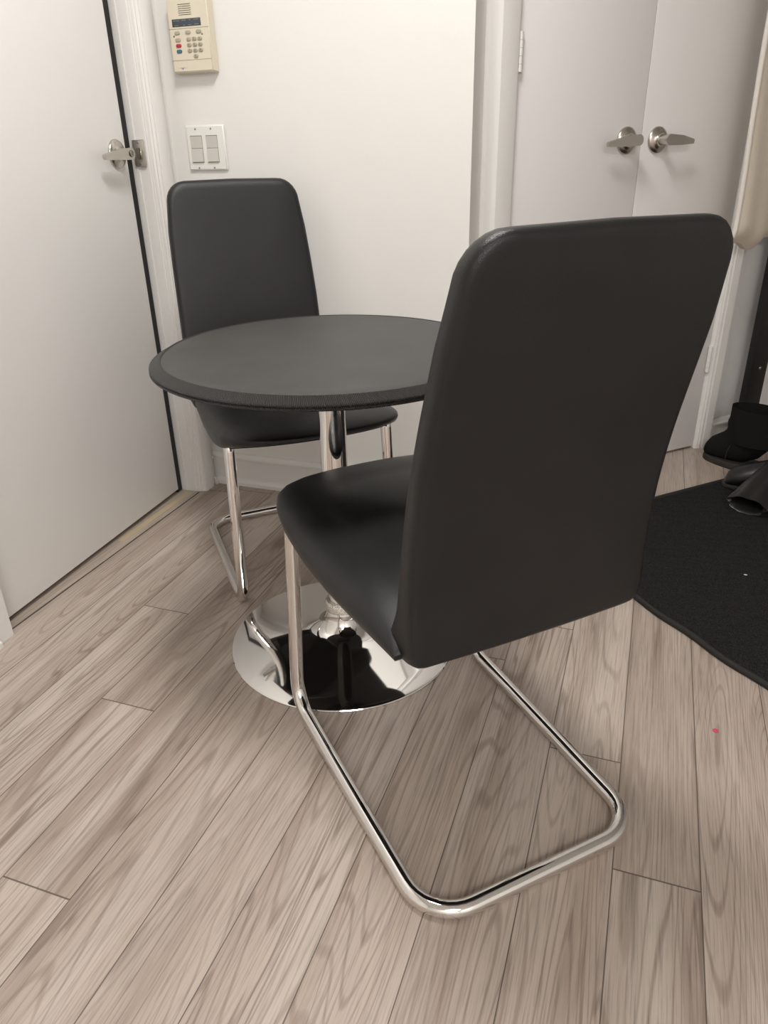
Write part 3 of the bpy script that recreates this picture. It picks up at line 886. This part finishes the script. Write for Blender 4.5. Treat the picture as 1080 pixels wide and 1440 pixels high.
for x in (-.2, .2, .42, .64):
    bm = nb(); tube(bm, fillet([(x, -.012, 1.765), (x, -.10, 1.765), (x, -.12, 1.80)], [.02], 5), .006, 10); obj('hook', bm, M['blackmetal'], rk)

# ------------------------------------------------------------------ cream canvas hanging in front of the closet edge
cl = thing('hanging_cloth', 'cream canvas cloth with stitched edge hanging at the upper right photo edge', 'cloth', cw(2.2, .12))
base = cw(2.2, .12)
bm = nb(); nu, nv = 40, 60
def cl_pt(a, t, back=False):
    z = .722 + (1.745 - .722) * t
    wl = 1.994 + .004 * math.sin(t * 9) - .012 * min(1, t / .3)
    w = wl + (2.255 - wl) * a
    o = .105 + .022 * math.sin(a * 4.2 + 1.0 + t * .6) * (1 - .4 * t) - .03 * max(0, 1 - t / .045) ** 2 + .003 * math.sin(a * 13 + t * 3)
    if back: o -= .045 * (math.sin(PI * min(1, max(0, a))) ** .5) * (1 - .3 * t) * (1 - max(0, 1 - t / .045) ** 2 * .6) + .004
    z2 = z + .012 * math.sin(a * 9) * (1 - t) - .01 * (1 - t) * math.sin(PI * a)
    return cw(w, o, z2) - base
GF = [[bm.verts.new(cl_pt(i / nu, j / nv)) for j in range(nv + 1)] for i in range(nu + 1)]
GB = [[bm.verts.new(cl_pt(i / nu, j / nv, True)) for j in range(nv + 1)] for i in range(nu + 1)]
for i in range(nu):
    for j in range(nv):
        bm.faces.new((GF[i][j], GF[i + 1][j], GF[i + 1][j + 1], GF[i][j + 1])); bm.faces.new((GB[i][j], GB[i][j + 1], GB[i + 1][j + 1], GB[i + 1][j]))
for i in range(nu):
    bm.faces.new((GF[i][0], GB[i][0], GB[i + 1][0], GF[i + 1][0])); bm.faces.new((GF[i][nv], GF[i + 1][nv], GB[i + 1][nv], GB[i][nv]))
for j in range(nv):
    bm.faces.new((GF[0][j], GF[0][j + 1], GB[0][j + 1], GB[0][j])); bm.faces.new((GF[nu][j], GB[nu][j], GB[nu][j + 1], GF[nu][j + 1]))
obj('panel', bm, M['canvas'], cl)
bm = nb(); path = [cl_pt(.0, j / nv) * .5 + cl_pt(0, j / nv, True) * .5 for j in range(nv + 1)]
tube(bm, path, .0075, 10); tag(obj('edge_binding', bm, M['canvas_edge'], cl), 'paler stitched edge')

# ------------------------------------------------------------------ small things on the floor
pf = thing('confetti_flower', 'tiny pink flower-shaped speck lying on the floor planks', 'confetti', (.2227, 1.2164, .0002))
for k in range(5):
    a = 2 * PI * k / 5 + .3
    bm = nb(); bmesh.ops.create_uvsphere(bm, u_segments=12, v_segments=8, radius=.0028)
    xform(bm, Matrix.Translation((.0026 * math.cos(a), .0026 * math.sin(a), .0014)) @ Matrix.Diagonal((1, 1, .5, 1))); obj('petal', bm, M['pink'], pf)
d = Vector((.47, 0, 0))
for (x, y, lab) in ((.3217, 1.832, 'white fleck of lint on the black mat below the boots'),):
    bm = nb(); bmesh.ops.create_uvsphere(bm, u_segments=10, v_segments=6, radius=.003)
    xform(bm, Matrix.Diagonal((1.5, .8, .5, 1))); o = obj('lint', bm, M['lint']); o.location = (x, y, .0115); tag(o, lab, 'lint')

# ------------------------------------------------------------------ light
def area(name, loc, size, power, col, rot=(0, 0, 0), spread=PI):
    l = bpy.data.lights.new(name, 'AREA'); l.shape = 'DISK'; l.size = size; l.energy = power; l.color = col; l.spread = spread
    o = link(bpy.data.objects.new(name, l)); o.location = loc; o.rotation_euler = rot
    return o
area('ceiling_lamp', (-.46, 1.05, 2.42), .5, 27, (1, .98, .95))
area('fill_light', (1.0, -1.7, 2.42), 1.3, 68, (1, .98, .955))  # added broad fill behind the camera, brightens walls and doors

w = bpy.data.worlds.new('world'); sc.world = w; w.use_nodes = True
w.node_tree.nodes['Background'].inputs[0].default_value = (.5, .5, .5, 1); w.node_tree.nodes['Background'].inputs[1].default_value = 0.0

vs = sc.view_settings
sc.display_settings.display_device = 'sRGB'
vs.view_transform = 'Standard'; vs.look = 'None'; vs.gamma = 1; vs.use_curve_mapping = False
vs.exposure = 0.0
